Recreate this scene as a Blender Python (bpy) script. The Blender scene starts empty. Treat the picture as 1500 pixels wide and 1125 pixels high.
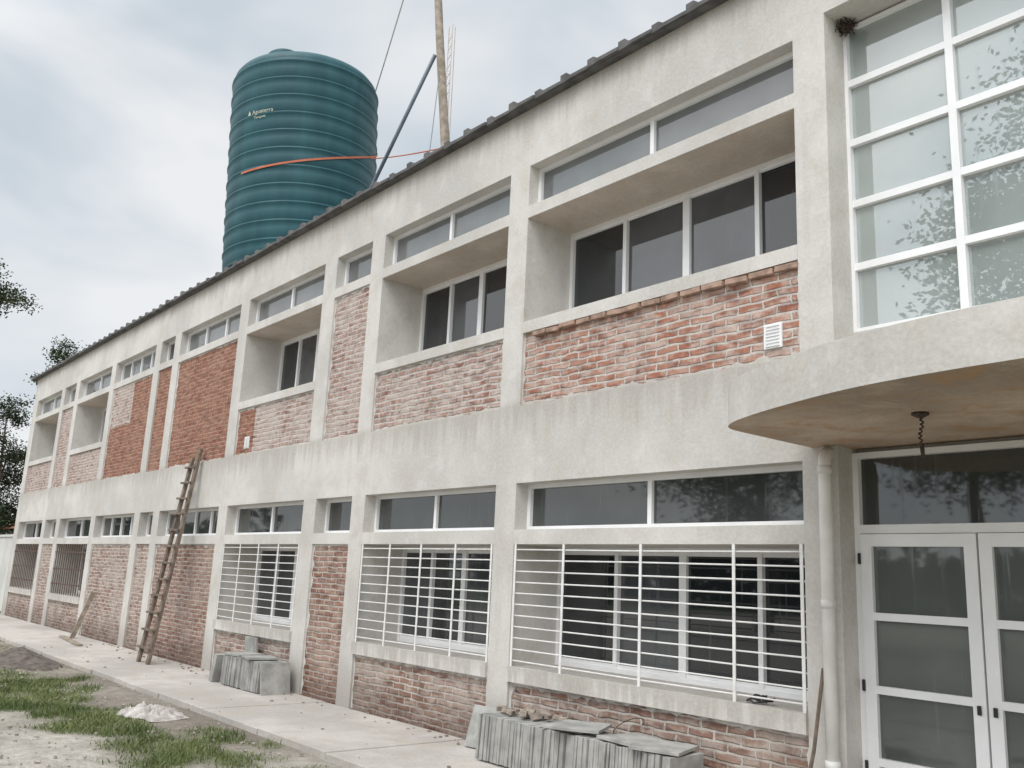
import bpy, math, random
from mathutils import Vector, Matrix, noise, Quaternion
random.seed(7)
S=bpy.context.scene
S.view_settings.view_transform='Standard'
try: S.view_settings.look='None'
except Exception: pass
S.view_settings.exposure=0

# ------------------------------------------------------------------ node helpers
class NT:
    def __init__(s,name):
        s.m=bpy.data.materials.new(name); s.m.use_nodes=True
        s.t=s.m.node_tree; s.n=s.t.nodes; s.l=s.t.links
        s.b=s.n['Principled BSDF']
    def add(s,typ,**kw):
        nd=s.n.new(typ)
        for k,v in kw.items():
            if k in nd.inputs: 
                s.inp(nd.inputs[k],v)
            else: setattr(nd,k,v)
        return nd
    def inp(s,sock,v):
        if isinstance(v,bpy.types.NodeSocket): s.l.new(v,sock)
        else:
            if hasattr(sock.default_value,'__len__') and hasattr(v,'__len__') and len(v)==3 and len(sock.default_value)==4: v=(*v,1)
            sock.default_value=v
    def pos(s): return s.add('ShaderNodeNewGeometry').outputs['Position']
    def math(s,op,a,b=0.5,c=None,clamp=False):
        nd=s.n.new('ShaderNodeMath'); nd.operation=op; nd.use_clamp=clamp
        s.inp(nd.inputs[0],a); s.inp(nd.inputs[1],b)
        if c is not None: s.inp(nd.inputs[2],c)
        return nd.outputs[0]
    def scale(s,v,sc):
        nd=s.n.new('ShaderNodeVectorMath'); nd.operation='MULTIPLY'
        s.inp(nd.inputs[0],v); nd.inputs[1].default_value=sc
        return nd.outputs[0]
    def noise(s,v,scale=1,detail=4,rough=.55,dist=0):
        nd=s.n.new('ShaderNodeTexNoise'); s.inp(nd.inputs['Vector'],v)
        nd.inputs['Scale'].default_value=scale; nd.inputs['Detail'].default_value=detail
        nd.inputs['Roughness'].default_value=rough; nd.inputs['Distortion'].default_value=dist
        return nd.outputs['Fac']
    def ramp(s,f,a,b,c0=0.0,c1=1.0):
        nd=s.n.new('ShaderNodeMapRange'); nd.interpolation_type='SMOOTHSTEP'
        s.inp(nd.inputs[0],f); nd.inputs[1].default_value=a; nd.inputs[2].default_value=b
        nd.inputs[3].default_value=c0; nd.inputs[4].default_value=c1
        return nd.outputs[0]
    def mix(s,f,a,b,mode='MIX'):
        nd=s.n.new('ShaderNodeMix'); nd.data_type='RGBA'; nd.blend_type=mode
        s.inp(nd.inputs[0],f); s.inp(nd.inputs[6],a); s.inp(nd.inputs[7],b)
        return nd.outputs[2]
    def bump(s,h,strength=.3,dist=.01):
        nd=s.n.new('ShaderNodeBump'); nd.inputs['Strength'].default_value=strength
        nd.inputs['Distance'].default_value=dist; s.inp(nd.inputs['Height'],h)
        s.l.new(nd.outputs[0],s.b.inputs['Normal'])
    def col(s,c): s.inp(s.b.inputs['Base Color'],c)
    def set(s,**kw):
        for k,v in kw.items(): s.inp(s.b.inputs[k.replace('_',' ')],v)

def simple(name,c,rough=.6,metal=0,var=.15,scale=6,bump=.15):
    k=NT(name); p=k.pos(); n=k.noise(p,scale,4)
    k.col(k.mix(k.ramp(n,.3,.7),[x*(1-var) for x in c],[min(1,x*(1+var)) for x in c]))
    k.set(Roughness=rough,Metallic=metal)
    if bump: k.bump(k.noise(p,scale*6,3),bump,.005)
    return k.m

def concrete(name,c,dark=.82,warm=(1.0,.94,.85),streak=.32,low=False,blot=.5,drips=False):
    k=NT(name); p=k.pos()
    n1=k.noise(p,.5,4,.6); n2=k.noise(p,2.6,5,.68,.4); n3=k.noise(k.scale(p,(3.6,3.6,.3)),1,4,.6)
    n4=k.noise(p,30,2,.7)
    col=k.mix(k.ramp(n1,.38,.62),[c[0]*dark,c[1]*dark,c[2]*dark],c)
    col=k.mix(k.math('MULTIPLY',k.ramp(n2,.45,.7),blot),col,[c[i]*warm[i]*.80 for i in range(3)])
    col=k.mix(k.math('MULTIPLY',k.ramp(n3,.53,.74),streak),col,[c[i]*(.66,.635,.60)[i] for i in range(3)])
    col=k.mix(k.math('MULTIPLY',k.ramp(n2,.46,.30),.35),col,[min(.85,x*1.15) for x in c])
    sp=k.add('ShaderNodeSeparateXYZ'); k.l.new(p,sp.inputs[0])
    if drips:
        n6=k.noise(k.scale(p,(9,9,.5)),1,4,.65)
        zn=k.math('ADD',sp.outputs[2],k.math('MULTIPLY',k.math('SUBTRACT',n6,.5),1.1))
        d1=k.math('MULTIPLY',k.ramp(zn,6.72,7.1),1.0)
        d2=k.math('MULTIPLY',k.ramp(zn,3.15,3.55),k.ramp(sp.outputs[2],3.6,3.5))
        d3=k.math('MULTIPLY',k.ramp(zn,.55,.8),k.ramp(sp.outputs[2],.95,.8))
        dd=k.math('MULTIPLY',k.math('ADD',k.math('ADD',d1,d2),d3,clamp=True),.5)
        col=k.mix(dd,col,[c[i]*(.56,.53,.49)[i] for i in range(3)])
    col=k.mix(.35,col,k.mix(n4,(.2,.2,.2),(.8,.8,.8)),'OVERLAY')
    if low:
        z=k.math('ADD',sp.outputs[2],k.math('MULTIPLY',n2,.5))
        col=k.mix(k.ramp(z,.95,.3,0,.55),col,(.26,.23,.20))
    k.col(col); k.set(Roughness=.92)
    k.bump(k.math('ADD',k.math('MULTIPLY',n2,.8),k.math('MULTIPLY',n4,.3)),.45,.014)
    return k.m

def brick(name,c1,c2,mortar,haze=.5,hazec=(.5,.44,.4),damp=False,hs=.9,ms=.014,mixb=.0):
    k=NT(name); p=k.pos()
    sp=k.add('ShaderNodeSeparateXYZ'); k.l.new(p,sp.inputs[0])
    wob=k.noise(p,4,2); wob2=k.noise(k.scale(p,(1,1,1.3)),9,2)
    x=k.math('ADD',k.math('ADD',sp.outputs[0],sp.outputs[1]),k.math('MULTIPLY',wob2,.06))
    z=k.math('ADD',sp.outputs[2],k.math('ADD',k.math('MULTIPLY',wob,.045),k.math('MULTIPLY',wob2,.014)))
    cb=k.add('ShaderNodeCombineXYZ'); k.l.new(x,cb.inputs[0]); k.l.new(z,cb.inputs[1])
    t=k.add('ShaderNodeTexBrick'); k.l.new(cb.outputs[0],t.inputs['Vector'])
    t.inputs['Scale'].default_value=1; t.inputs['Brick Width'].default_value=.262
    t.inputs['Row Height'].default_value=.073; t.inputs['Mortar Size'].default_value=ms
    t.inputs['Mortar Smooth'].default_value=.5; t.inputs['Bias'].default_value=mixb
    t.inputs['Color1'].default_value=(*c1,1); t.inputs['Color2'].default_value=(*c2,1); t.inputs['Mortar'].default_value=(*mortar,1)
    t1=t
    n1=k.noise(p,hs,4,.65); n2=k.noise(p,15,4,.72); n3=k.noise(k.scale(p,(3.8,3.8,13.7)),1,2)
    n5=k.noise(k.scale(p,(4.5,4.5,15)),1.13,1)
    col=k.mix(k.ramp(n3,.46,.62,0,.85),t1.outputs['Color'],k.mix(.85,t1.outputs['Color'],(.52,.47,.46),'MULTIPLY'))
    sm=k.math('ADD',k.math('ADD',k.math('MULTIPLY',n1,.4),k.math('MULTIPLY',n2,.25)),k.math('MULTIPLY',n5,.35))
    f=k.math('MULTIPLY',k.ramp(sm,.43,.57),haze)
    col=k.mix(f,col,hazec)
    col=k.mix(.5,col,k.mix(n2,(.15,.15,.15),(.85,.85,.85)),'OVERLAY')
    if damp:
        zz=k.math('ADD',sp.outputs[2],k.math('MULTIPLY',k.noise(p,1.6,4,.6),.9))
        col=k.mix(k.ramp(zz,1.05,.5,0,.85),col,k.mix(.9,col,(.44,.39,.36),'MULTIPLY'))
    k.col(col); k.set(Roughness=.93)
    h=k.math('ADD',k.math('MULTIPLY',t1.outputs['Fac'],-1),k.math('MULTIPLY',n2,.7))
    k.bump(h,.9,.014)
    return k.m

def glass(name,c,ior=1.7,rough=.03,dirt=.35,dirtc=(.3,.31,.3),lo=.55):
    k=NT(name); p=k.pos()
    st=k.noise(k.scale(p,(26,26,1.3)),1,3,.6); bl=k.noise(p,1.1,3)
    col=k.mix(k.math('MULTIPLY',k.ramp(st,.6,.85),dirt),c,dirtc)
    col=k.mix(k.ramp(bl,.35,.7,0,.6),col,[x*lo for x in c])
    k.col(col); k.set(Roughness=k.ramp(st,.55,.9,rough,rough+.2),IOR=ior)
    k.bump(k.noise(p,1.3,1),.05,.02)
    return k.m

M={}
M['conc']=concrete('rendered_concrete',(.63,.605,.57),drips=True)
M['conc_low']=concrete('rendered_concrete_base',(.61,.585,.55),low=True)
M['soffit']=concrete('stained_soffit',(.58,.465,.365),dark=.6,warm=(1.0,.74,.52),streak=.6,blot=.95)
M['bounce_tint']=concrete('soffit_bounce_tint',(.60,.525,.455),dark=.8,streak=.25,warm=(1,.9,.76))  # render with warm ground-bounce light painted into its colour
M['walk']=concrete('walkway_cement',(.53,.495,.455),dark=.76,streak=.1,blot=.75)
M['b_mix']=brick('brick_mixed',(.36,.145,.092),(.43,.235,.17),(.55,.51,.47),.55,(.55,.485,.435))
M['b_pale']=brick('brick_pale',(.33,.165,.125),(.43,.29,.235),(.55,.51,.47),.68,(.53,.47,.43),ms=.016)
M['b_red']=brick('brick_red',(.245,.085,.050),(.325,.14,.088),(.40,.27,.20),.24,(.42,.29,.22),ms=.012)
M['b_low']=brick('brick_low',(.255,.128,.092),(.37,.25,.195),(.55,.51,.46),.60,(.51,.455,.405),damp=True)
M['b_lowred']=brick('brick_low_red',(.235,.105,.075),(.34,.20,.15),(.49,.44,.39),.42,(.46,.39,.33),damp=True)
M['white']=simple('white_aluminium',(.82,.82,.82),.35,0,.04,3,0)
M['whitepaint']=simple('white_paint',(.76,.75,.73),.5,0,.08,8,.05)
M['rust']=simple('dark_iron',(.10,.06,.045),.8,0,.3,14)
M['g_dark']=glass('glass_dark',(.022,.026,.03),1.75)
M['g_mid']=glass('glass_mid',(.075,.082,.09),1.8,lo=.35)  # paler base colour stands in for sky reflected in some panes
M['g_trans']=glass('glass_transom',(.17,.18,.18),1.75)
M['g_tlow']=glass('glass_transom_low',(.05,.056,.053),1.75)
M['g_curt']=glass('glass_curtain',(.325,.365,.35),2.4,.01,.10,(.45,.48,.46),.75)
M['g_door']=glass('glass_door',(.11,.122,.115),1.75,.03,.25)
M['tile']=simple('roof_tile',(.10,.097,.095),.8,0,.35,5,.4)
M['black']=simple('black_plastic',(.02,.02,.02),.4,0,.1,5,0)
M['wood']=simple('old_wood',(.17,.13,.10),.85,0,.35,9,.5)
M['pole']=simple('weathered_pole',(.30,.25,.20),.9,0,.3,7,.5)
M['metal']=simple('galvanised_steel',(.14,.17,.20),.5,.3,.15,6,.1)
M['slab']=simple('cement_tile',(.34,.335,.315),.85,0,.25,5,.3)
M['pvc']=simple('pvc_pipe',(.74,.72,.69),.45,0,.07,5,0)
M['orange']=simple('orange_strap',(.50,.14,.07),.7,0,.1,8,0)
M['nest']=simple('dry_twigs',(.07,.05,.04),.95,0,.5,30,.8)
M['bark']=simple('bark',(.10,.08,.06),.95,0,.3,8,.6)
M['paper']=simple('crumpled_paper',(.46,.42,.39),.85,0,.35,9,.5)
M['soil']=simple('dark_soil',(.12,.10,.085),.98,0,.4,7,.8)
M['terra']=simple('terracotta_roof',(.42,.20,.11),.85,0,.2,3,.3)
M['plasterw']=simple('lime_wash',(.62,.61,.58),.9,0,.12,1,.2)
def leafmat(name,a,b):
    k=NT(name); p=k.pos(); n=k.noise(p,.9,3); n2=k.noise(p,9,2)
    k.col(k.mix(k.ramp(n,.35,.65),a,k.mix(n2,a,b))); k.set(Roughness=.6)
    k.b.inputs['Specular IOR Level'].default_value=.25
    return k.m
M['leaf']=leafmat('foliage',(.028,.045,.018),(.085,.12,.045))
M['leafd']=leafmat('foliage_dark',(.022,.036,.018),(.055,.08,.035))
M['grass']=leafmat('grass_blades',(.10,.135,.045),(.25,.28,.115))

# ------------------------------------------------------------------ mesh helpers
class MB:
    def __init__(s): s.v=[]; s.f=[]; s.mi=[]
    def box(s,x0,x1,y0,y1,z0,z1,mi=0):
        b=len(s.v)
        s.v+=[(x0,y0,z0),(x1,y0,z0),(x1,y1,z0),(x0,y1,z0),(x0,y0,z1),(x1,y0,z1),(x1,y1,z1),(x0,y1,z1)]
        for q in ((0,3,2,1),(4,5,6,7),(0,1,5,4),(1,2,6,5),(2,3,7,6),(3,0,4,7)):
            s.f.append([b+i for i in q]); s.mi.append(mi)
    def obox(s,c,size,R,mi=0):
        b=len(s.v); c=Vector(c)
        for dz in(-.5,.5):
            for dx,dy in((-.5,-.5),(.5,-.5),(.5,.5),(-.5,.5)):
                s.v.append(tuple(c+R@Vector((dx*size[0],dy*size[1],dz*size[2]))))
        for q in ((0,3,2,1),(4,5,6,7),(0,1,5,4),(1,2,6,5),(2,3,7,6),(3,0,4,7)):
            s.f.append([b+i for i in q]); s.mi.append(mi)
    def beam(s,a,b,w,h,mi=0,up=(0,0,1)):
        a=Vector(a);b=Vector(b);d=b-a
        z=d.normalized(); x=Vector(up).cross(z)
        if x.length<1e-3: x=Vector((1,0,0)).cross(z)
        x.normalize(); y=z.cross(x)
        R=Matrix((x,y,z)).transposed()
        s.obox((a+b)/2,(w,h,d.length),R,mi)
    def tube(s,pts,rad,n=8,mi=0,cap=True):
        pts=[Vector(p) for p in pts]
        if not hasattr(rad,'__len__'): rad=[rad]*len(pts)
        b=len(s.v); prev=None
        for i,p in enumerate(pts):
            d=(pts[min(i+1,len(pts)-1)]-pts[max(i-1,0)]).normalized()
            if prev is None:
                x=d.orthogonal().normalized()
            else:
                x=(prev-d*prev.dot(d)).normalized()
            prev=x; y=d.cross(x)
            for j in range(n):
                a=2*math.pi*j/n
                s.v.append(tuple(p+(x*math.cos(a)+y*math.sin(a))*rad[i]))
        for i in range(len(pts)-1):
            for j in range(n):
                s.f.append([b+i*n+j,b+i*n+(j+1)%n,b+(i+1)*n+(j+1)%n,b+(i+1)*n+j]); s.mi.append(mi)
        if cap:
            s.f.append([b+j for j in range(n)][::-1]); s.mi.append(mi)
            e=b+(len(pts)-1)*n
            s.f.append([e+j for j in range(n)]); s.mi.append(mi)
    def lathe(s,prof,c,n=48,mi=0):
        b=len(s.v)
        for r,z in prof:
            for j in range(n):
                a=2*math.pi*j/n
                s.v.append((c[0]+r*math.cos(a),c[1]+r*math.sin(a),c[2]+z))
        for i in range(len(prof)-1):
            for j in range(n):
                s.f.append([b+i*n+j,b+i*n+(j+1)%n,b+(i+1)*n+(j+1)%n,b+(i+1)*n+j]); s.mi.append(mi)
    def obj(s,name,mats,parent=None,smooth=False,bevel=0):
        me=bpy.data.meshes.new(name); me.from_pydata(s.v,[],s.f)
        if not isinstance(mats,(list,tuple)): mats=[mats]
        for m in mats: me.materials.append(m)
        me.polygons.foreach_set('material_index',s.mi)
        if smooth: me.polygons.foreach_set('use_smooth',[True]*len(me.polygons))
        me.update()
        o=bpy.data.objects.new(name,me); S.collection.objects.link(o)
        if parent: o.parent=parent
        if bevel:
            md=o.modifiers.new('bevel','BEVEL'); md.width=bevel; md.segments=2; md.limit_method='ANGLE'
        return o
def empty(name):
    e=bpy.data.objects.new(name,None); S.collection.objects.link(e); return e

# ------------------------------------------------------------------ building
bld=empty('two_storey_building')
Z_SB,Z_ST,Z_MB,Z_MT,Z_TT=.66,.81,2.035,2.185,2.675
U_B,U_SB,U_ST,U_HB,U_HT,U_T,U_R=3.515,4.33,4.46,5.69,5.83,6.33,7.06
cols=[(4.7,5.1),(.9,1.3),(-3.905,-3.605),(-7.68,-7.34),(-10.76,-10.42),(-12.15,-11.77),(-15.27,-14.9),(-18.55,-18.2),(-19.7,-19.35),(-22.8,-22.45),(-25.9,-25.55),(-27.35,-27.0),(-30.6,-30.1)]
DP=.8
c=MB(); cl=MB()
for a,b in cols:
    cl.box(a,b,0,DP,-.1,Z_TT)
    c.box(a,b,0,DP,U_B,U_T)
c.box(-30.6,-3.605,0,DP,Z_TT,U_B); c.box(.9,5.1,0,DP,Z_TT,U_B)
c.box(-30.6,5.1,0,DP,U_T+.12,U_R)
c.box(-30.6,-3.605,0,DP,U_T,U_T+.12); c.box(.9,5.1,0,DP,U_T,U_T+.12)
frames=MB(); gl=MB(); bars=MB(); rust=MB(); rec=MB()
GM=[M['g_dark'],M['g_mid'],M['g_trans'],M['g_tlow'],M['g_curt'],M['g_door']]
def window(x0,x1,z0,z1,y,n,gi,fw=.045,slide=False,vary=None):
    frames.box(x0,x1,y-.03,y+.05,z0,z0+fw); frames.box(x0,x1,y-.03,y+.05,z1-fw,z1)
    frames.box(x0,x0+fw,y-.03,y+.05,z0+fw,z1-fw); frames.box(x1-fw,x1,y-.03,y+.05,z0+fw,z1-fw)
    w=(x1-x0)/n
    for i in range(1,n):
        xm=x0+i*w; hw=fw*.55
        if slide and i==n//2: hw=fw*.95
        frames.box(xm-hw,xm+hw,y-.025,y+.05,z0+fw,z1-fw)
    for i in range(n):
        g=gi if vary is None else vary[i%len(vary)]
        yy=y+.012+(.012 if (slide and i%2) else 0)
        gl.box(x0+i*w+.005,x0+(i+1)*w-.005,yy,yy+.01,z0+.01,z1-.01,g)
        if slide:
            a0=x0+i*w+ (fw if i==0 else fw*.55); a1=x0+(i+1)*w-(fw if i==n-1 else fw*.55)
            frames.box(a0,a1,y-.012,y+.01,z0+fw,z0+fw+.035); frames.box(a0,a1,y-.012,y+.01,z1-fw-.03,z1-fw)
def grille(x0,x1,z0,z1,y,vx,mb,n=10,t=.013):
    for i in range(n):
        z=z0+(i+.5)*(z1-z0)/n; d=random.uniform(-.006,.006)
        mb.tube([(x0+.0,y,z),((x0+x1)/2,y,z+d),(x1,y,z)],t*.55,6)
    for x in vx: mb.box(x-.014,x+.014,y-.02,y-.012,z0,z1)
bricks={k:MB() for k in('b_mix','b_pale','b_red','b_low','b_lowred')}
def bay(x0,x1,kind,ub,lb,gr=None,big=False,ut=2,lt=2,uglass=1):
    yb=.035
    if kind=='W':
        bricks[ub].box(x0,x1,yb,.3,U_B,U_SB)
        c.box(x0,x1,-.006,DP,U_SB,U_ST)
        rec.box(x0,x1,.012,DP,U_HB-.004,U_HB)  # thin sheet under the shelf, carries the painted bounce light
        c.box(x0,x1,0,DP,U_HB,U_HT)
        window(x0,x1,U_ST,U_HB-.004,.71,4,1,slide=True,vary=[0,1,1,0] if big else [0,1,0,1])
        window(x0,x1,U_HT,U_T,.17,ut,2)
        bricks[lb].box(x0,x1,yb,.3,-.1,Z_SB)
        c.box(x0,x1,-.035,DP,Z_SB,Z_ST)
        c.box(x0,x1,0,DP,Z_MB,Z_MT)
        window(x0,x1,Z_ST,Z_MB,.68,4,0,slide=True,vary=[0,1,0,0] if big else [1,0,1,0])
        window(x0,x1,Z_MT,Z_TT,.2,lt,3)
        z0,z1=Z_ST,Z_MB
        if gr=='white_w':
            grille(x0,x1,z0,z1,.02,[x0+.03,x0+.76,x0+1.77,x0+2.78,x1-.03],bars,11)
        elif gr=='white':
            grille(x0,x1,z0,z1,.02,[x0+.03]+[x0+(x1-x0)*k/4 for k in(1,2,3)]+[x1-.03],bars,11)
        elif gr=='rust':
            nv=14
            for i in range(nv): 
                x=x0+(i+.5)*(x1-x0)/nv; rust.tube([(x,.02,z0),(x,.02,z1)],.011,6)
            for z in(z0+.25,(z0+z1)/2,z1-.2): rust.box(x0,x1,.005,.014,z-.015,z+.015)
    else:
        bricks[ub].box(x0,x1,yb,.3,U_B,U_HB)
        c.box(x0,x1,0,DP,U_HB,U_HT)
        window(x0,x1,U_HT,U_T,.17,ut,2 if uglass else 0)
        bricks[lb].box(x0,x1,yb,.3,-.1,Z_MB)
        c.box(x0,x1,0,DP,Z_MB,Z_MT)
        window(x0,x1,Z_MT,Z_TT,.2,lt,3)
bay(1.3,4.7,'W','b_mix','b_low','white_w',True)
bay(-7.34,-3.905,'W','b_mix','b_low','white_w',True)
bay(-10.42,-7.68,'W','b_pale','b_low','white')
bay(-11.77,-10.76,'N','b_pale','b_lowred',ut=1,lt=1)
bay(-14.9,-12.15,'W','b_pale','b_low','white')
bay(-18.2,-15.27,'B','b_red','b_lowred',ut=3,lt=4)
bay(-19.35,-18.55,'N','b_red','b_low',ut=1,lt=1,uglass=0)
bay(-22.45,-19.7,'B','b_red','b_low',ut=4,lt=4)
bay(-25.55,-22.8,'W','b_pale','b_low','rust')
bay(-27.0,-25.9,'N','b_pale','b_low',ut=1,lt=1)
bay(-30.1,-27.35,'W','b_pale','b_low','rust')
bricks['b_pale'].box(-22.45,-20.95,.031,.04,4.72,U_HB)
bricks['b_red'].box(-14.9,-14.25,.031,.04,U_B,U_SB)
# mortar slop: thin uneven plaster lips where infill meets frame
slop=MB(); R9=random.Random(9)
def lip(xa,za,xb,zb,nrm):
    L=math.hypot(xb-xa,zb-za); n=int(L/.07)
    for i in range(n+1):
        t=i/n; x=xa+(xb-xa)*t; z=za+(zb-za)*t; w=.012+max(0,R9.gauss(.014,.018))
        k0=len(slop.v); slop.v+=[(x,.028,z),(x+nrm[0]*w,.030,z+nrm[1]*w)]
        if i: slop.f.append([k0-2,k0-1,k0+1,k0]); slop.mi.append(0)
for (x0,x1,zt,zl) in((1.3,4.7,U_SB,Z_SB),(-7.34,-3.905,U_SB,Z_SB),(-10.42,-7.68,U_SB,Z_SB),(-11.77,-10.76,U_HB,Z_MB),(-14.9,-12.15,U_SB,Z_SB),(-18.2,-15.27,U_HB,Z_MB),(-22.45,-19.7,U_HB,Z_MB)):
    for za,zb in((U_B,zt),(0,zl)):
        lip(x0,za,x0,zb,(1,0)); lip(x1,za,x1,zb,(-1,0)); 
        if za: lip(x0,za,x1,za,(0,1))
        if zb!=U_SB or x0<-8: lip(x0,zb,x1,zb,(0,-1))
slop.obj('mortar_lips',M['conc'],bld)
# entrance
ex0,ex1=-3.605,.9
c.box(ex0,ex1,.30,DP,3.06,3.72)
c.box(ex0,ex1,.34,DP,U_T+.1,U_T+.12)
cl.box(ex0,ex1,.30,DP,2.735,3.06)
zz=[3.72,4.265,4.81,5.355,5.90,6.43]; xs=[ex0+.87*i for i in range(6)]+[ex1]
y=.34
for x in xs:
    w=.03
    frames.box(max(x-w,ex0),min(x+w,ex1),y-.04,y+.06,3.72,6.43)
for z in zz:
    for i in range(len(xs)-1):
        frames.box(xs[i]+.03,xs[i+1]-.03,y-.032,y+.05,max(z-.03,3.72),min(z+.03,6.43))
for i in range(len(xs)-1):
    for j in range(5):
        p0,p1,q0,q1=xs[i]+.01,xs[i+1]-.01,zz[j]+.01,zz[j+1]-.01
        a,b_,c_=[random.uniform(-.003,.003) for _ in range(3)]; k0=len(gl.v)
        gl.v+=[(p0,y+.012+a,q0),(p1,y+.012+b_,q0),(p1,y+.012+b_+c_,q1),(p0,y+.012+a+c_,q1)]
        gl.f.append([k0,k0+1,k0+2,k0+3]); gl.mi.append(4)
y=.235
def fr(x0,x1,z0,z1,ya=None,yb=None): frames.box(x0,x1,y-.03 if ya is None else ya,y+.06 if yb is None else yb,z0,z1)
fr(ex0,ex0+.045,0.02,2.735); fr(ex0+.045,ex1,2.69,2.735); fr(ex0+.045,ex1,2.125,2.19)
gl.box(ex0+.02,ex1,y+.02,y+.03,2.17,2.72,3)
for (a,b) in [(-3.555,-2.715),(-2.70,-1.86)]:
    st=.085
    fr(a,a+st,.03,2.12,y-.045,y+.03); fr(b-st,b,.03,2.12,y-.045,y+.03)
    for z0,z1 in((.03,.13),(.50,.555),(.99,1.045),(1.50,1.555),(2.03,2.12)):
        fr(a+st,b-st,z0,z1,y-.043,y+.028)
    gl.box(a+.03,b-.03,y-.01,y,.05,2.1,5)
fr(-1.845,-1.76,.02,2.125)
for a,b in((-1.76,-.43),(-.43,.9)):
    fr(b-.05,b,.02,2.125); fr(a,b-.05,.02,.1); fr(a,b-.05,1.0,1.05)
    gl.box(a,b-.03,y+.01,y+.02,.05,2.14,5)
hd=MB()
for x in(-2.757,-2.655): hd.box(x-.013,x+.013,y-.06,y-.046,.94,1.0)
for z in(.45,1.0,1.9): hd.box(-3.572,-3.55,y-.06,y-.046,z,z+.08)
hd.obj('door_locks',M['black'],bld,bevel=.003)
c.obj('concrete_frame',M['conc'],bld); cl.obj('ground_columns',M['conc_low'],bld)
rec.obj('recess_soffits',M['bounce_tint'],bld)
frames.obj('window_frames',M['white'],bld); gl.obj('window_glass',GM,bld)
bars.obj('white_window_grilles',M['whitepaint'],bld); rust.obj('iron_window_grilles',M['rust'],bld)
for k,mb in bricks.items(): mb.obj('brick_infill_'+k[2:],M[k],bld)
rb=MB(); x=-7.15
while x<-4.05:
    L=random.uniform(.19,.25)
    if random.random()>.06:
        R=Matrix.Rotation(random.uniform(-.07,.07),3,'Z')@Matrix.Rotation(random.uniform(-.05,.05),3,'Y')
        rb.obox((x+L/2,.05+random.uniform(-.012,.012),U_SB-.036+random.uniform(-.012,.004)),(L,.14,.05),R)
    x+=L+random.uniform(.012,.03)
rb.obj('projecting_brick_course',simple('loose_brick',(.34,.23,.175),.95,0,.35,9,.6),bld,bevel=.006)
# canopy
prof=[(-3.82,0),(-3.82,-.98),(-3.80,-1.08),(-3.72,-1.19),(-3.56,-1.31),(-3.24,-1.47),(-2.85,-1.63),(-2.46,-1.76),(-2.0,-1.83),(-1.5,-1.86),(-.7,-1.86),(.3,-1.83),(.9,-1.63),(1.2,-1.3),(1.35,-1.0),(1.35,0)]
def smoothp(p,it=2):
    for _ in range(it):
        q=[p[0]]
        for i in range(len(p)-1):
            a=Vector(p[i]);b=Vector(p[i+1]); q+=[tuple(a*.75+b*.25),tuple(a*.25+b*.75)]
        q.append(p[-1]); p=q
    return p
sp=[prof[0],prof[1]]+smoothp(prof[1:-1],2)[1:]+[prof[-1]]
def slab(name,pts,z0,z1,mats,parent):
    b=MB(); n=len(pts)
    b.v=[(p[0],p[1],z0) for p in pts]+[(p[0],p[1],z1) for p in pts]
    b.f=[[i for i in range(n)],[n+i for i in range(n)][::-1]]; b.mi=[1,0]
    for i in range(n):
        j=(i+1)%n; b.f.append([i,n+i,n+j,j][::-1]); b.mi.append(0)
    return b.obj(name,mats,parent)
pts=[(-3.82,-.003)]+sp[1:-1]+[(1.35,-.003)]
slab('entrance_canopy',pts,2.77,3.062,[M['conc'],M['soffit']],bld)
b=MB(); b.box(ex0,ex1,-.003,.30,2.772,3.06); b.obj('canopy_back_edge',M['soffit'],bld)
# rear body, roof
b=MB(); b.box(-30.6,5.1,DP+.12,9,-.1,U_R); b.box(-30.6,-30.5,DP,DP+.12,-.1,U_R); b.box(5.0,5.1,DP,DP+.12,-.1,U_R)
b.obj('rear_walls',M['plasterw'],bld)
b=MB(); xx=-30.9
b.box(-30.85,5.35,-.10,9.2,U_R,U_R+.022)
while xx<5.2:
    w=.44; h=.045+random.uniform(-.008,.012); j=random.uniform(-.015,.015); k0=len(b.v)
    for yy,zr in((-.14+j,0),(9.3,.75)):
        zb=U_R+.026+zr
        b.v+=[(xx-.03,yy,zb+h+.02),(xx+.06,yy,zb+.022+h),(xx+.12,yy,zb+.02),(xx+w-.028,yy,zb+.014),
              (xx-.03,yy,zb-.03),(xx+.06,yy,zb-.03),(xx+.12,yy,zb-.022),(xx+w-.028,yy,zb-.022)]
    o=k0
    for q in((0,1,5,4),(1,2,6,5),(2,3,7,6)): b.f.append([o+t for t in q][::-1]); b.mi.append(0)
    for q in((0,1),(1,2),(2,3)):
        b.f.append([o+q[0],o+q[1],o+8+q[1],o+8+q[0]]); b.mi.append(0)
        b.f.append([o+4+q[0],o+8+4+q[0],o+8+4+q[1],o+4+q[1]]); b.mi.append(0)
    b.f.append([o,o+8,o+12,o+4]); b.mi.append(0); b.f.append([o+3,o+7,o+15,o+11]); b.mi.append(0)
    xx+=w
b.obj('tiled_roof',M['tile'],bld)
def vent(x,z,w,h):
    b=MB(); b.box(x-w/2,x+w/2,.018,.034,z-h/2,z+h/2)
    for i in range(7):
        zc=z-h/2+.02+i*(h-.04)/6; b.box(x-w/2+.02,x+w/2-.02,.006,.018,zc-.005,zc+.004)
    b.obj('wall_vent',M['white'],bld)
vent(-4.165,3.735,.17,.21); vent(-14.45,3.72,.17,.2)
b=MB(); xp=-3.665
b.tube([(xp-.02,.03,2.70),(xp-.01,-.03,2.715),(xp,-.075,2.68),(xp,-.085,2.60),(xp,-.085,-.02)],.048,16)
for z in(.5,1.6,2.58): b.tube([(xp,-.085,z-.03),(xp,-.085,z+.03)],.054,16)
b.obj('rain_downpipe',M['pvc'],bld,smooth=True)

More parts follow.
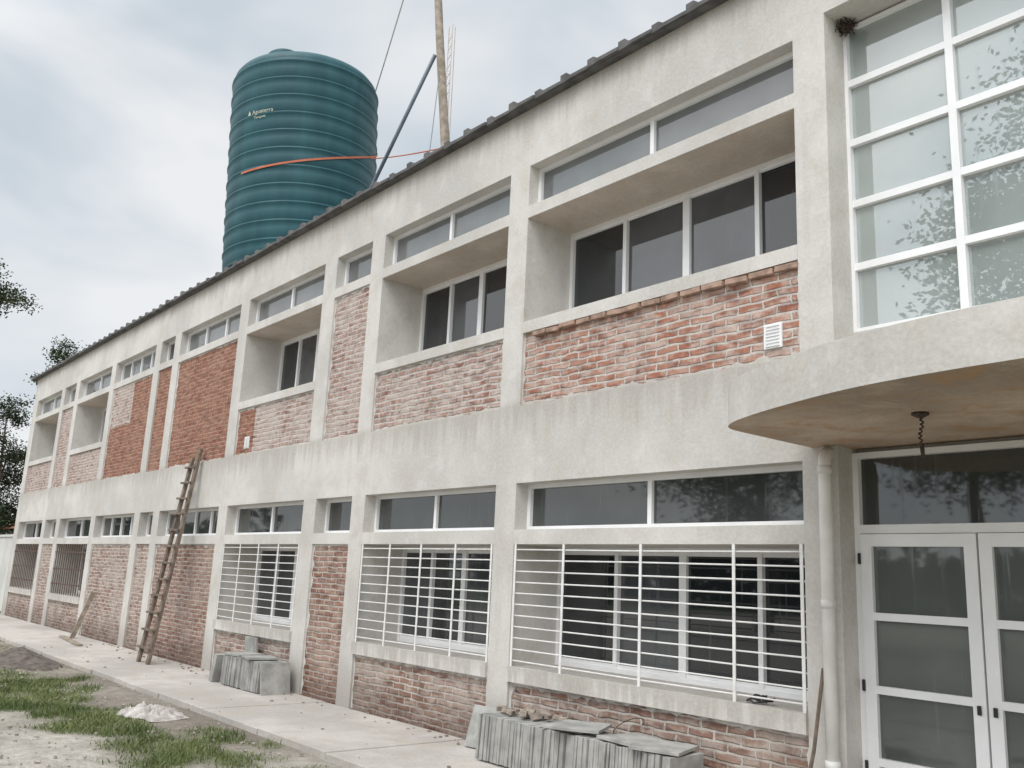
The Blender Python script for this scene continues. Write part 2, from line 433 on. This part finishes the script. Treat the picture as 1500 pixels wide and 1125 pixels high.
# ------------------------------------------------------------------ nest, lamp hook
b=MB()
for i in range(150):
    a=Vector((random.gauss(0,.035),random.gauss(0,.035),random.gauss(0,.025))); d=Vector((random.gauss(0,1),random.gauss(0,1),random.gauss(0,.6))).normalized()*.035
    p=Vector((-3.545,.25,6.40))+a; b.tube([p-d,p+d],.004,4)
b.obj('bird_nest',M['nest'])
b=MB(); hx,hy=-2.54,-.88
b.lathe([(.0,0),(.05,0),(.05,-.014),(.02,-.03),(0,-.035)],(hx,hy,2.769),20)
pp=[(hx+.009*math.cos(t*1.1)+.008*math.sin(t*.2),hy+.009*math.sin(t*1.1),2.74-t*.0048) for t in range(36)]
b.tube(pp,.005,6); b.tube([(hx,hy,2.575),(hx+.005,hy,2.50)],[.014,.012],8)
b.obj('hanging_lamp_holder',M['nest'])

# ------------------------------------------------------------------ tank
TX,TY=-17.25,2.0; TB=7.70; TR=1.575; TH=4.40
tank=empty('water_tank')
tank.location=(TX,TY,TB)
prof=[(0,0),(TR-.06,0),(TR-.01,.04)]
nb=11; hb=(TH-.1)/nb
for i in range(nb):
    z=.06+i*hb
    prof+=[(TR-.022,z),(TR-.002,z+.035),(TR+.006,z+hb*.5),(TR,z+hb-.085),(TR+.022,z+hb-.06),(TR+.024,z+hb-.03),(TR-.025,z+hb-.016)]
prof+=[(TR-.01,TH),(TR-.03,TH+.08),(TR-.09,TH+.16),(TR-.20,TH+.23),(TR-.38,TH+.30),(TR-.8,TH+.39),(.5,TH+.46),(0,TH+.48)]
k=NT('teal_polyethylene'); p=k.pos(); n=k.noise(p,.8,3); n2=k.noise(k.scale(p,(3,3,.4)),1,3)
k.col(k.mix(k.ramp(n2,.35,.75),(.009,.070,.088),(.017,.10,.118))); k.set(Roughness=k.ramp(n,.3,.7,.45,.62))
b=MB(); b.lathe(prof,(0,0,0),96); b.obj('tank_shell',k.m,tank,smooth=True)
b=MB()
V=Vector((-.909,.418,0)); Lf=Vector((-.418,-.909,0))
pl=Lf*.5-V*.5
b.lathe([(.34,-.3),(.34,.12),(.38,.13),(.38,.20),(.31,.26),(0,.28)],(pl.x,pl.y,TH+.32),32)
pr=-Lf*.75-V*.5
b.lathe([(.11,-.2),(.11,.14),(0,.16)],(pr.x,pr.y,TH+.28),16)
pr=-Lf*.98-V*.45; b.obox((pr.x,pr.y,TH+.27),(.28,.2,.22),Matrix.Rotation(.5,3,'Z'))
b.obj('tank_lid',k.m,tank,smooth=False)
def onshell(s,z,phi0,r): 
    ph=phi0-s/r
    d=(-V)*math.cos(ph)+Lf*math.sin(ph)
    return (d.x*r,d.y*r,z)
lm=simple('cream_lettering',(.50,.50,.38),.6,0,.05,5,0)
PH0=math.radians(48)
for txt,size,z0,off in(('Aguaterra',.125,TH-1.24,.12),('Tanques',.085,TH-1.35,.17)):
    cu=bpy.data.curves.new('t','FONT'); cu.body=txt; cu.size=size; cu.resolution_u=2
    to=bpy.data.objects.new('tmp',cu); S.collection.objects.link(to)
    dg=bpy.context.evaluated_depsgraph_get(); me=bpy.data.meshes.new_from_object(to.evaluated_get(dg))
    bpy.data.objects.remove(to)
    for v in me.vertices:
        v.co=onshell(v.co.x+off,z0+v.co.y,PH0,TR+.03)
    me.materials.clear(); me.materials.append(lm)
    o=bpy.data.objects.new('tank_lettering',me); S.collection.objects.link(o); o.parent=tank
b=MB(); b.v=[onshell(s,z,PH0,TR+.03) for s,z in((0,TH-1.24),(.09,TH-1.24),(.045,TH-1.14))]
b.f=[[0,1,2]]; b.mi=[0]; b.obj('tank_mark',lm,tank)
b=MB(); seg=50
for i in range(seg+1):
    ph=math.radians(52-i*(145/seg)); u=i/seg
    z=1.92+1.3*u*u
    d=(-V)*math.cos(ph)+Lf*math.sin(ph); R_=TR+.034
    b.v+=[(d.x*R_,d.y*R_,z-.022),(d.x*R_,d.y*R_,z+.022)]
    if i: b.f.append([2*i-2,2*i-1,2*i+1,2*i]); b.mi.append(0)
b.obj('ratchet_strap',M['orange'],tank)
tank.rotation_mode='QUATERNION'
tank.rotation_quaternion=Quaternion(V,math.radians(-3.0))
b=MB(); b.lathe([(0,-.03),(TR-.2,-.03),(TR-.2,-.2),(0,-.2)],(TX,TY,TB),48)
for a in range(4):
    an=a*math.pi/2+.4; b.box(TX+1.0*math.cos(an)-.1,TX+1.0*math.cos(an)+.1,TY+1.0*math.sin(an)-.1,TY+1.0*math.sin(an)+.1,6.9,TB-.2)
b.obj('tank_platform',M['slab'])
# ------------------------------------------------------------------ pole, mast, wires
b=MB(); P0=Vector((-10.80,1.3,7.1)); P1=Vector((-11.93,1.3,13.9))
b.tube([P0+(P1-P0)*t+Vector((math.sin(t*9)*.012,0,0)) for t in[i/10 for i in range(11)]],[.078-.002*i for i in range(11)],12)
b.obj('wooden_pole',M['pole'],smooth=True)
b=MB(); b.tube([(-11.40,1.25,10.15),(-13.04,1.25,8.44),(-13.9,1.25,7.54)],.035,8); b.obj('pole_brace',M['metal'],smooth=True)
b=MB(); mx,my=-17.55,5.8; w=.16
for dx,dy in((-w/2,0),(w/2,0),(0,.14)):
    b.tube([(mx+dx,my+dy,7.5),(mx+dx-.15,my+dy,15.9)],.012,5)
for i in range(30):
    z=7.6+i*.27; o=-.15*(z-7.5)/8.4
    b.tube([(mx-w/2+o,my,z),(mx+w/2+o,my,z+.13)],.008,4); b.tube([(mx+w/2+o,my,z+.13),(mx-w/2+o,my,z+.27)],.008,4)
b.obj('antenna_mast',simple('mast_paint',(.5,.42,.38),.6),None)
def wire(name,a,bb,r,mat,sag=0):
    b=MB(); a=Vector(a);bb=Vector(bb)
    b.tube([a+(bb-a)*t-Vector((0,0,sag*4*t*(1-t))) for t in[i/12 for i in range(13)]],r,5); return b.obj(name,mat)
tr=Vector((TX,TY,TB+TH))-Lf*1.25
wire('guy_rope',tr+Vector((0,0,.2)),(-11.85,1.3,13.6),.014,M['pvc'],.05)
wire('guy_rope',(-11.3,1.3,9.9),(-10.1,.4,7.3),.007,M['metal'],.03)
wire('strap_tail',(-15.62,2.6,10.22),(-11.0,1.25,8.32),.012,M['orange'],.03)

# ------------------------------------------------------------------ ladder
b=MB(); B=Vector((-16.25,-.62,0)); T=Vector((-16.45,-.05,3.68)); half=.24
for s_ in(-1,1):
    k_=Vector((s_*half,0,0)); b.beam(B+k_,T+k_*.7+Vector((0,0,.07*s_)),.055,.095,up=(1,0,0))
for i in range(12):
    t=.07+i*.078; p=B+(T-B)*t; h=half*(1-.3*t)
    b.beam(p+Vector((-h-.05,-.05,0)),p+Vector((h+.05,-.05,random.uniform(-.02,.02))),.07,.035)
b.obj('wooden_ladder',M['wood'],bevel=.004)
b=MB(); b.beam((-21.5,-.4,0),(-21.7,-.02,.98),.10,.03,up=(1,0,0)); b.obj('wooden_plank',M['pole'])
b=MB(); b.beam((-21.9,-.5,.02),(-19.6,-.75,.02),.12,.03); b.obj('wooden_plank',M['pole'])
b=MB(); b.tube([(-3.76,-.42,0),(-3.74,-.2,.6),(-3.76,-.02,1.14)],.014,6); b.obj('wooden_stick',M['wood'])

# ------------------------------------------------------------------ tile stacks
def stack(x0,x1,y0,hgt,th=.03,wid=.42,lean=.06):
    b=MB(); x=x0
    while x<x1:
        t=th*random.uniform(.85,1.15); R=Matrix.Rotation(lean+random.uniform(-.025,.025),3,'Y')@Matrix.Rotation(random.uniform(-.03,.03),3,'Z')
        h=hgt+random.uniform(-.006,.006)
        b.obox((x,y0+random.uniform(-.012,.012),h/2+.012),(t*.86,wid,h),R); x+=t
    return b
b=stack(-7.05,-4.75,-.36,.40)
for (x,y_,z,rz) in((-6.0,-.34,.435,.2),(-5.85,-.4,.462,.5),(-5.3,-.36,.436,-.1),(-4.95,-.38,.437,.3)):
    b.obox((x,y_,z),(.42,.42,.026),Matrix.Rotation(rz,3,'Z')@Matrix.Rotation(random.uniform(-.03,.03),3,'X'))
b.obj('cement_tile_stack',M['slab'],bevel=.003)
b=MB(); b.obox((-7.48,-.17,.2),(.40,.03,.41),Matrix.Rotation(.1,3,'Z')@Matrix.Rotation(-.3,3,'X')); b.obj('cement_tile',M['slab'],bevel=.003)
b=stack(-13.15,-11.95,-.33,.40)
b.obox((-11.85,-.33,.2),(.03,.43,.42),Matrix.Rotation(-.2,3,'Y'))
b.obox((-12.9,-.33,.435),(.42,.42,.03),Matrix.Rotation(.1,3,'Z')); b.obox((-12.35,-.35,.437),(.42,.42,.03),Matrix.Rotation(-.2,3,'Z'))
for i in range(4): b.obox((-13.38-i*.05,-.36+i*.01,.2),(.03,.42,.41),Matrix.Rotation(.28+.02*i,3,'Y'))
b.obox((-13.2,-.1,.5),(.4,.03,.3),Matrix.Rotation(.1,3,'X'))
b.obj('cement_tile_stack',M['slab'],bevel=.003)
b=MB()
for i in range(26):
    x=random.gauss(-6.55,.25); R=Matrix.Rotation(random.random()*3,3,'Z')@Matrix.Rotation(random.random(),3,'X'); s_=random.uniform(.02,.07)
    b.obox((x,-.33+random.gauss(0,.08),.44+random.random()*.03),(s_*1.5,s_,s_*.7),R)
for i in range(170):   # crumbs and chips along the foot of the wall and over the walkway
    x=random.uniform(-20,-4); s_=random.uniform(.008,.028)
    yy=-abs(random.gauss(0,.16))-.02 if i%3 else random.uniform(-1.6,-.1)
    b.obox((x,yy,s_*.3),(s_*1.5,s_,s_*.7),Matrix.Rotation(random.random()*3,3,'Z'))
b.obj('rubble',simple('rubble_mat',(.30,.25,.21),.95,0,.4,9),bevel=.002)
b=MB()
for k_ in range(4):
    cx,cy=-4.35+random.uniform(-.06,.1),.08; r=random.uniform(.05,.09)
    b.tube([(cx+r*math.cos(t*.5)+.01*math.sin(t),cy+r*math.sin(t*.5)*.7,.83+.012*k_+.01*math.sin(t*1.7)) for t in range(14)],.008,5)
b.obj('cable_coil',M['black'],smooth=True)
b=MB()
b.tube([(-5.5+.16*math.cos(t*.3)*(1-t*.01),-.2+.1*math.sin(t*.3),.50+.07*math.sin(t*.3+.5)) for t in range(16)],.004,5)
b.obj('loose_wire',M['black'],smooth=True)

# ------------------------------------------------------------------ ground
def cover(x,y):
    n=noise.noise(Vector((x*.6,y*1.0,0)))*.7+noise.noise(Vector((x*2.1,y*2.3,3)))*.6
    band=math.exp(-((y+2.95)/.8)**2)*.62+math.exp(-((y+4.6)/.5)**2)*.1
    if x<-15: band=.42*math.exp(-((y+3.2)/1.2)**2)+.1
    return n+band-.33
def sandv(x,y):
    s=noise.noise(Vector((x*.7,y*.7,8)))*.9+ (1 if y<-3.45 else max(0,1-(y+3.45)/.6))
    return max(0,min(1,s))
def lin(a,b,n): return [a+(b-a)*i/n for i in range(n+1)]
gx=[-600,-300,-150,-90,-60,-45]+lin(-36,-2,260)+[0,3,6,10,20,50,120,300,600]
gy=[-600,-300,-150,-80,-40,-20,-12,-8]+lin(-6.6,-1.5,50)+[0,5,10,20,40,80,150,300,600]
v=[];f=[];colr=[]
dirt=Vector((.23,.20,.165)); sand=Vector((.49,.45,.395)); gs=Vector((.155,.165,.085)); far=Vector((.12,.15,.06))
for yy in gy:
    for xx in gx:
        near=(-36<=xx<=-2 and -6.6<=yy<=-1.5)
        z=-.06
        if near: z=-.055+noise.noise(Vector((xx*1.3,yy*1.3,1)))*.035+noise.noise(Vector((xx*6,yy*6,1)))*.014
        if yy>-1.75: z=min(z,-.07)
        v.append((xx,yy,z))
        cc=dirt.lerp(sand,sandv(xx,yy)*.9); g=max(0,min(1,cover(xx,yy)*2.5+.3)); cc=cc.lerp(gs,g*.75)
        if not near: cc=far if yy>-7 or abs(xx)>40 else dirt.lerp(sand,.5)
        colr+= [cc.x,cc.y,cc.z,1]
W=len(gx)
for j in range(len(gy)-1):
    for i in range(W-1): f.append([j*W+i,j*W+i+1,(j+1)*W+i+1,(j+1)*W+i])
me=bpy.data.meshes.new('ground'); me.from_pydata(v,[],f)
at=me.color_attributes.new('cover','FLOAT_COLOR','POINT'); at.data.foreach_set('color',colr)
k=NT('ground_soil'); a=k.add('ShaderNodeAttribute'); a.attribute_name='cover'; p=k.pos()
n=k.noise(p,7,5,.7); n2=k.noise(p,45,3,.7)
cc=k.mix(.8,a.outputs['Color'],k.mix(n,(.05,.05,.05),(.95,.95,.95)),'OVERLAY'); cc=k.mix(.6,cc,k.mix(n2,(.1,.1,.1),(.9,.9,.9)),'OVERLAY')
k.col(cc); k.set(Roughness=.98); k.bump(k.math('ADD',n,k.math('MULTIPLY',n2,.5)),.9,.04)
me.materials.append(k.m); me.polygons.foreach_set('use_smooth',[True]*len(me.polygons))
o=bpy.data.objects.new('ground',me); S.collection.objects.link(o)
b=MB(); x=-33.5
while x<7:
    w=1.5; e=random.uniform(-.02,.03)
    b.box(x,x+w-.012,-1.66+e,-.002,-.16,random.uniform(-.006,.002)); x+=w
b.obj('walkway',M['walk'],bevel=.008)
b=MB(); cnt=0
rnd=random.Random(3)
for _ in range(220000):
    x=rnd.uniform(-34,-3) if rnd.random()<.4 else rnd.uniform(-15,-4); y_=rnd.uniform(-5.6,-1.68)
    cv=cover(x,y_)
    if cv<rnd.uniform(-.05,.5): continue
    cnt+=1
    if cnt>34000: break
    h=rnd.uniform(.02,.075)*(1+max(0,cv)); a=rnd.random()*6.28; w=rnd.uniform(.003,.006)*1.2; l=rnd.uniform(.2,1.1)*h; d=rnd.random()*6.28
    z=-.07+noise.noise(Vector((x*1.3,y_*1.3,1)))*.035; i=len(b.v)
    ca,sa=math.cos(a)*w,math.sin(a)*w; lx,ly=math.cos(d)*l,math.sin(d)*l
    b.v+=[(x-ca,y_-sa,z),(x+ca,y_+sa,z),(x+ca*.7+lx*.4,y_+sa*.7+ly*.4,z+h*.6),(x-ca*.7+lx*.4,y_-sa*.7+ly*.4,z+h*.6),(x+lx,y_+ly,z+h)]
    b.f+=[[i,i+1,i+2,i+3],[i+3,i+2,i+4]]; b.mi+=[0,0]
b.obj('grass',M['grass'])
b=MB()
for _ in range(900):
    x=rnd.uniform(-22,-5); y_=rnd.uniform(-5,-1.7); s_=rnd.uniform(.008,.028)
    b.obox((x,y_,-.045),(s_*1.4,s_,s_*.8),Matrix.Rotation(rnd.random()*3,3,'Z')@Matrix.Rotation(rnd.random(),3,'X'))
b.obj('gravel',simple('rubble_light',(.36,.32,.27),.95,0,.3,9))
def mound(name,cx,cy,rx,ry,h,mat,seed,amp=.3,n=40,z0=-.07):
    v=[];f=[]
    for j in range(n+1):
        for i in range(n+1):
            u=i/n*2-1; w=j/n*2-1; r=math.sqrt(u*u+w*w)
            q=Vector((u*2+seed,w*2,seed)); nn=noise.noise(q*1.3)*.6+noise.noise(q*3.5)*.35+noise.noise(q*8)*.15
            hh=max(0,1-r*(1+.3*nn))**.8*h*(1+amp*nn*2)
            v.append((cx+u*rx,cy+w*ry,z0+hh-(.05 if r>.98 else 0)))
    for j in range(n):
        for i in range(n): f.append([j*(n+1)+i,j*(n+1)+i+1,(j+1)*(n+1)+i+1,(j+1)*(n+1)+i])
    me=bpy.data.meshes.new(name); me.from_pydata(v,[],f); me.materials.append(mat)
    o=bpy.data.objects.new(name,me); S.collection.objects.link(o); return o
mound('soil_pile',-17.4,-2.3,1.5,.6,.22,M['soil'],2)
def sack(cx,cy,L,Wd,h,rz):
    n=26; b=MB(); R=Matrix.Rotation(rz,3,'Z')
    for side in(1,-1):
        k0=len(b.v)
        for j in range(n+1):
            for i in range(n+1):
                u=i/n*2-1; w=j/n*2-1; e=(1-abs(u)**4)*(1-abs(w)**4)
                q=Vector((u*1.6,w*1.6,side*3)); rg=abs(noise.noise(q*2.2))*.9+abs(noise.noise(q*5))*.45
                z=h*e*(.25+rg) if side>0 else 0
                xx_=u*L*(1+.12*noise.noise(Vector((0,w*2,4)))); yy_=w*Wd*(1+.25*noise.noise(Vector((u*2,0,9))))
                pnt=R@Vector((xx_,yy_,z)); b.v.append((cx+pnt.x,cy+pnt.y,-.035+pnt.z))
        for j in range(n):
            for i in range(n):
                q=[k0+j*(n+1)+i,k0+j*(n+1)+i+1,k0+(j+1)*(n+1)+i+1,k0+(j+1)*(n+1)+i]
                b.f.append(q if side>0 else q[::-1]); b.mi.append(0)
    b.obj('paper_sack',M['paper'])
sack(-10.9,-2.3,.40,.22,.15,.35)

# ------------------------------------------------------------------ trees
def tree(name,base,h,tr_,crowns,nleaf,ls,seed,mat='leaf',sub=22,sig=.35):
    R=random.Random(seed); t=empty(name); base=Vector(base)
    b=MB(); top=base+Vector((R.uniform(-.4,.4),R.uniform(-.4,.4),h*.62))
    pts=[base+(top-base)*(i/6)+Vector((R.uniform(-.1,.1),R.uniform(-.1,.1),0)) for i in range(7)]
    b.tube(pts,[tr_*(1-.1*i) for i in range(7)],10)
    lv=MB(); tot=sum(c_[3]**2 for c_ in crowns)
    for (dx,dy,dz,r) in crowns:
        cc=base+Vector((dx,dy,dz)); st=pts[R.randint(3,6)]
        mid=(st+cc)/2+Vector((R.uniform(-.3,.3),R.uniform(-.3,.3),-.2))
        b.tube([st,mid,cc],[tr_*.45,tr_*.28,tr_*.12],7)
        ns=sub; n_l=int(nleaf*r*r/tot/ns)
        for s_ in range(ns):
            d=Vector((R.gauss(0,1),R.gauss(0,1),R.gauss(0,.8))).normalized()*r*R.uniform(.3,1.0)
            sc=cc+d; b.tube([cc,(cc+sc)/2+Vector((0,0,-.1*r)),sc],[tr_*.1,tr_*.06,tr_*.025],4)
            for _ in range(n_l):
                q=sc+Vector((R.gauss(0,sig*r),R.gauss(0,sig*r),R.gauss(0,sig*.6*r)))*.75
                u=Vector((R.gauss(0,1),R.gauss(0,1),R.gauss(0,.6))).normalized(); w=u.orthogonal().normalized()*ls*.45; u=u*ls*R.uniform(.6,1.2)
                i=len(lv.v); lv.v+=[tuple(q-u*.5),tuple(q+w*.5),tuple(q+u*.5),tuple(q-w*.5)]; lv.f.append([i,i+1,i+2,i+3]); lv.mi.append(0)
    b.obj('trunk_and_limbs',M['bark'],t,smooth=True); lv.obj('leaves',M[mat],t)
tree('tree',(-36,-3.6,-.1),12.5,.3,[(0,0,11.6,1.6),(.3,3.1,10.8,.95),(-1.2,-1,11,1.4),(.2,2.2,11.5,1.0),(0,-1.8,10.6,1.3)],10000,.13,11,sub=18)
tree('tree',(-56,7.2,-.1),13,.35,[(0,-.4,13.0,1.2),(1,1.4,12.7,1.5),(0,-1.2,11.8,1.1),(0,.6,10.8,1.5),(0,2.4,11.4,1.6)],10000,.18,12,sub=14)
tree('tree',(-45,1.6,-.1),9,.25,[(0,.3,7.9,1.0),(0,-.9,7.0,1.3),(0,.6,6.2,1.2),(-1,1,5,1.4),(0,-.5,3.8,1.6),(0,-2.2,5.8,1.5),(-1,1.6,3.2,1.4)],18000,.14,13,'leafd',16)
tree('tree',(-50,-2.5,-.1),7,.25,[(0,0,5.5,1.6),(0,1.6,5.0,1.6),(-1,-1,4.6,1.8),(0,1.0,3.4,1.8)],8000,.16,14,'leafd',14)
# trees behind the viewer (seen in the glass)
tree('tree',(-5.5,-15.5,-.1),14,.35,[(0,0,12.4,2.1),(2.2,-.5,11,2.0),(-2.2,.5,10.2,1.9),(.5,.3,9,2.2),(-1.6,-.6,7.6,1.8)],30000,.2,24,'leafd',20,.5)
tree('tree',(-14,-27,-.1),13,.4,[(0,0,10.5,2.8),(2.5,0,8.8,2.3),(-2.7,.5,8.5,2.5),(.5,1,7,2.5)],12000,.3,21,'leafd',14,.45)
tree('tree',(-23,-26,-.1),12,.4,[(0,0,9.5,2.6),(2.5,0,7.6,2.2),(-2.5,.5,7.5,2.5),(.5,1,5.5,2.5)],8000,.3,22,'leafd',14,.45)
b=MB(); R=random.Random(5)
for i in range(15000):
    if R.random()<.4: x=R.uniform(-95,-66); y_=R.uniform(-30,25)
    else: x=R.uniform(-80,30); y_=R.uniform(-62,-52)
    hmax=4.5+2.5*noise.noise(Vector((x*.13,y_*.13,0)))+1.2*noise.noise(Vector((x*.5,y_*.5,2)))
    z=R.uniform(0,1)**.7*hmax; q=Vector((x,y_,z)); u=Vector((R.gauss(0,1),R.gauss(0,1),R.gauss(0,1))).normalized(); w=u.orthogonal()*.36; u=u*.55
    k0=len(b.v); b.v+=[tuple(q-u),tuple(q+w),tuple(q+u),tuple(q-w)]; b.f.append([k0,k0+1,k0+2,k0+3]); b.mi.append(0)
b.obj('distant_trees',M['leafd'])
hs=empty('house'); b=MB(); b.box(-48,-41,3,10,-.1,2.9); b.obj('walls',M['plasterw'],hs)
b=MB(); b.v=[(-48.4,2.6,2.85),(-40.6,2.6,2.85),(-40.6,10.4,2.85),(-48.4,10.4,2.85),(-48.4,6.5,4.4),(-40.6,6.5,4.4)]
b.f=[[0,1,5,4],[2,3,4,5],[1,2,5],[3,0,4],[3,2,1,0]]; b.mi=[0]*5; b.obj('roof',M['terra'],hs)
b=MB(); b.box(-60,-31.2,.6,.8,-.1,2.3); b.box(-60,-31.2,.56,.84,2.3,2.38); b.obj('boundary_wall',M['plasterw'])

# ------------------------------------------------------------------ camera
cam=bpy.data.cameras.new('camera'); co=bpy.data.objects.new('camera',cam); S.collection.objects.link(co)
cam.sensor_width=36; cam.lens=31.68; cam.clip_end=3000; cam.clip_start=.05
r=Vector((.6445,.7633,.04486)).normalized(); bk=Vector((.7529,-.6233,-.2115)); bk=(bk-r*bk.dot(r)).normalized(); up=bk.cross(r)
mt=Matrix((r,up,bk)).transposed().to_4x4(); mt.translation=Vector((0,-6.2,1.674)); co.matrix_world=mt
S.camera=co

# ------------------------------------------------------------------ light
el=math.radians(52); sd=Vector((math.cos(el)*.35,-math.cos(el)*.937,math.sin(el)))
L=bpy.data.lights.new('sun','SUN'); L.energy=1.35; L.angle=math.radians(25); L.color=(1,.965,.92)
lo=bpy.data.objects.new('sun',L); S.collection.objects.link(lo); lo.rotation_euler=(-sd).to_track_quat('-Z','Y').to_euler(); lo.location=(0,-20,30)
w=bpy.data.worlds.new('World'); S.world=w; w.use_nodes=True; t=w.node_tree; n=t.nodes; l=t.links
bg=n['Background']; out=n['World Output']
sky=n.new('ShaderNodeTexSky'); sky.sky_type='NISHITA'; sky.sun_disc=False; sky.sun_elevation=el; sky.sun_rotation=math.atan2(sd.x,sd.y)
l.new(sky.outputs[0],bg.inputs[0]); bg.inputs[1].default_value=.10
bg2=n.new('ShaderNodeBackground'); tc=n.new('ShaderNodeTexCoord')
mp=n.new('ShaderNodeMapping'); mp.inputs['Scale'].default_value=(1,1,2.2); l.new(tc.outputs['Generated'],mp.inputs[0])
nz=n.new('ShaderNodeTexNoise'); nz.inputs['Scale'].default_value=2.2; nz.inputs['Detail'].default_value=4; nz.inputs['Roughness'].default_value=.5; nz.inputs['Distortion'].default_value=.3
l.new(mp.outputs[0],nz.inputs['Vector'])
cr=n.new('ShaderNodeValToRGB'); cr.color_ramp.elements[0].position=.36; cr.color_ramp.elements[0].color=(.62,.70,.765,1)
cr.color_ramp.elements[1].position=.57; cr.color_ramp.elements[1].color=(.95,.962,.975,1); l.new(nz.outputs['Fac'],cr.inputs[0])
l.new(cr.outputs[0],bg2.inputs[0])
dt=n.new('ShaderNodeVectorMath'); dt.operation='DOT_PRODUCT'; dt.inputs[1].default_value=sd; l.new(tc.outputs['Generated'],dt.inputs[0])
mr=n.new('ShaderNodeMapRange'); mr.inputs[1].default_value=.1; mr.inputs[2].default_value=1; mr.inputs[3].default_value=.96; mr.inputs[4].default_value=2.55; l.new(dt.outputs['Value'],mr.inputs[0])
l.new(mr.outputs[0],bg2.inputs[1])
mx=n.new('ShaderNodeMixShader'); mx.inputs[0].default_value=.9; l.new(bg.outputs[0],mx.inputs[1]); l.new(bg2.outputs[0],mx.inputs[2]); l.new(mx.outputs[0],out.inputs[0])
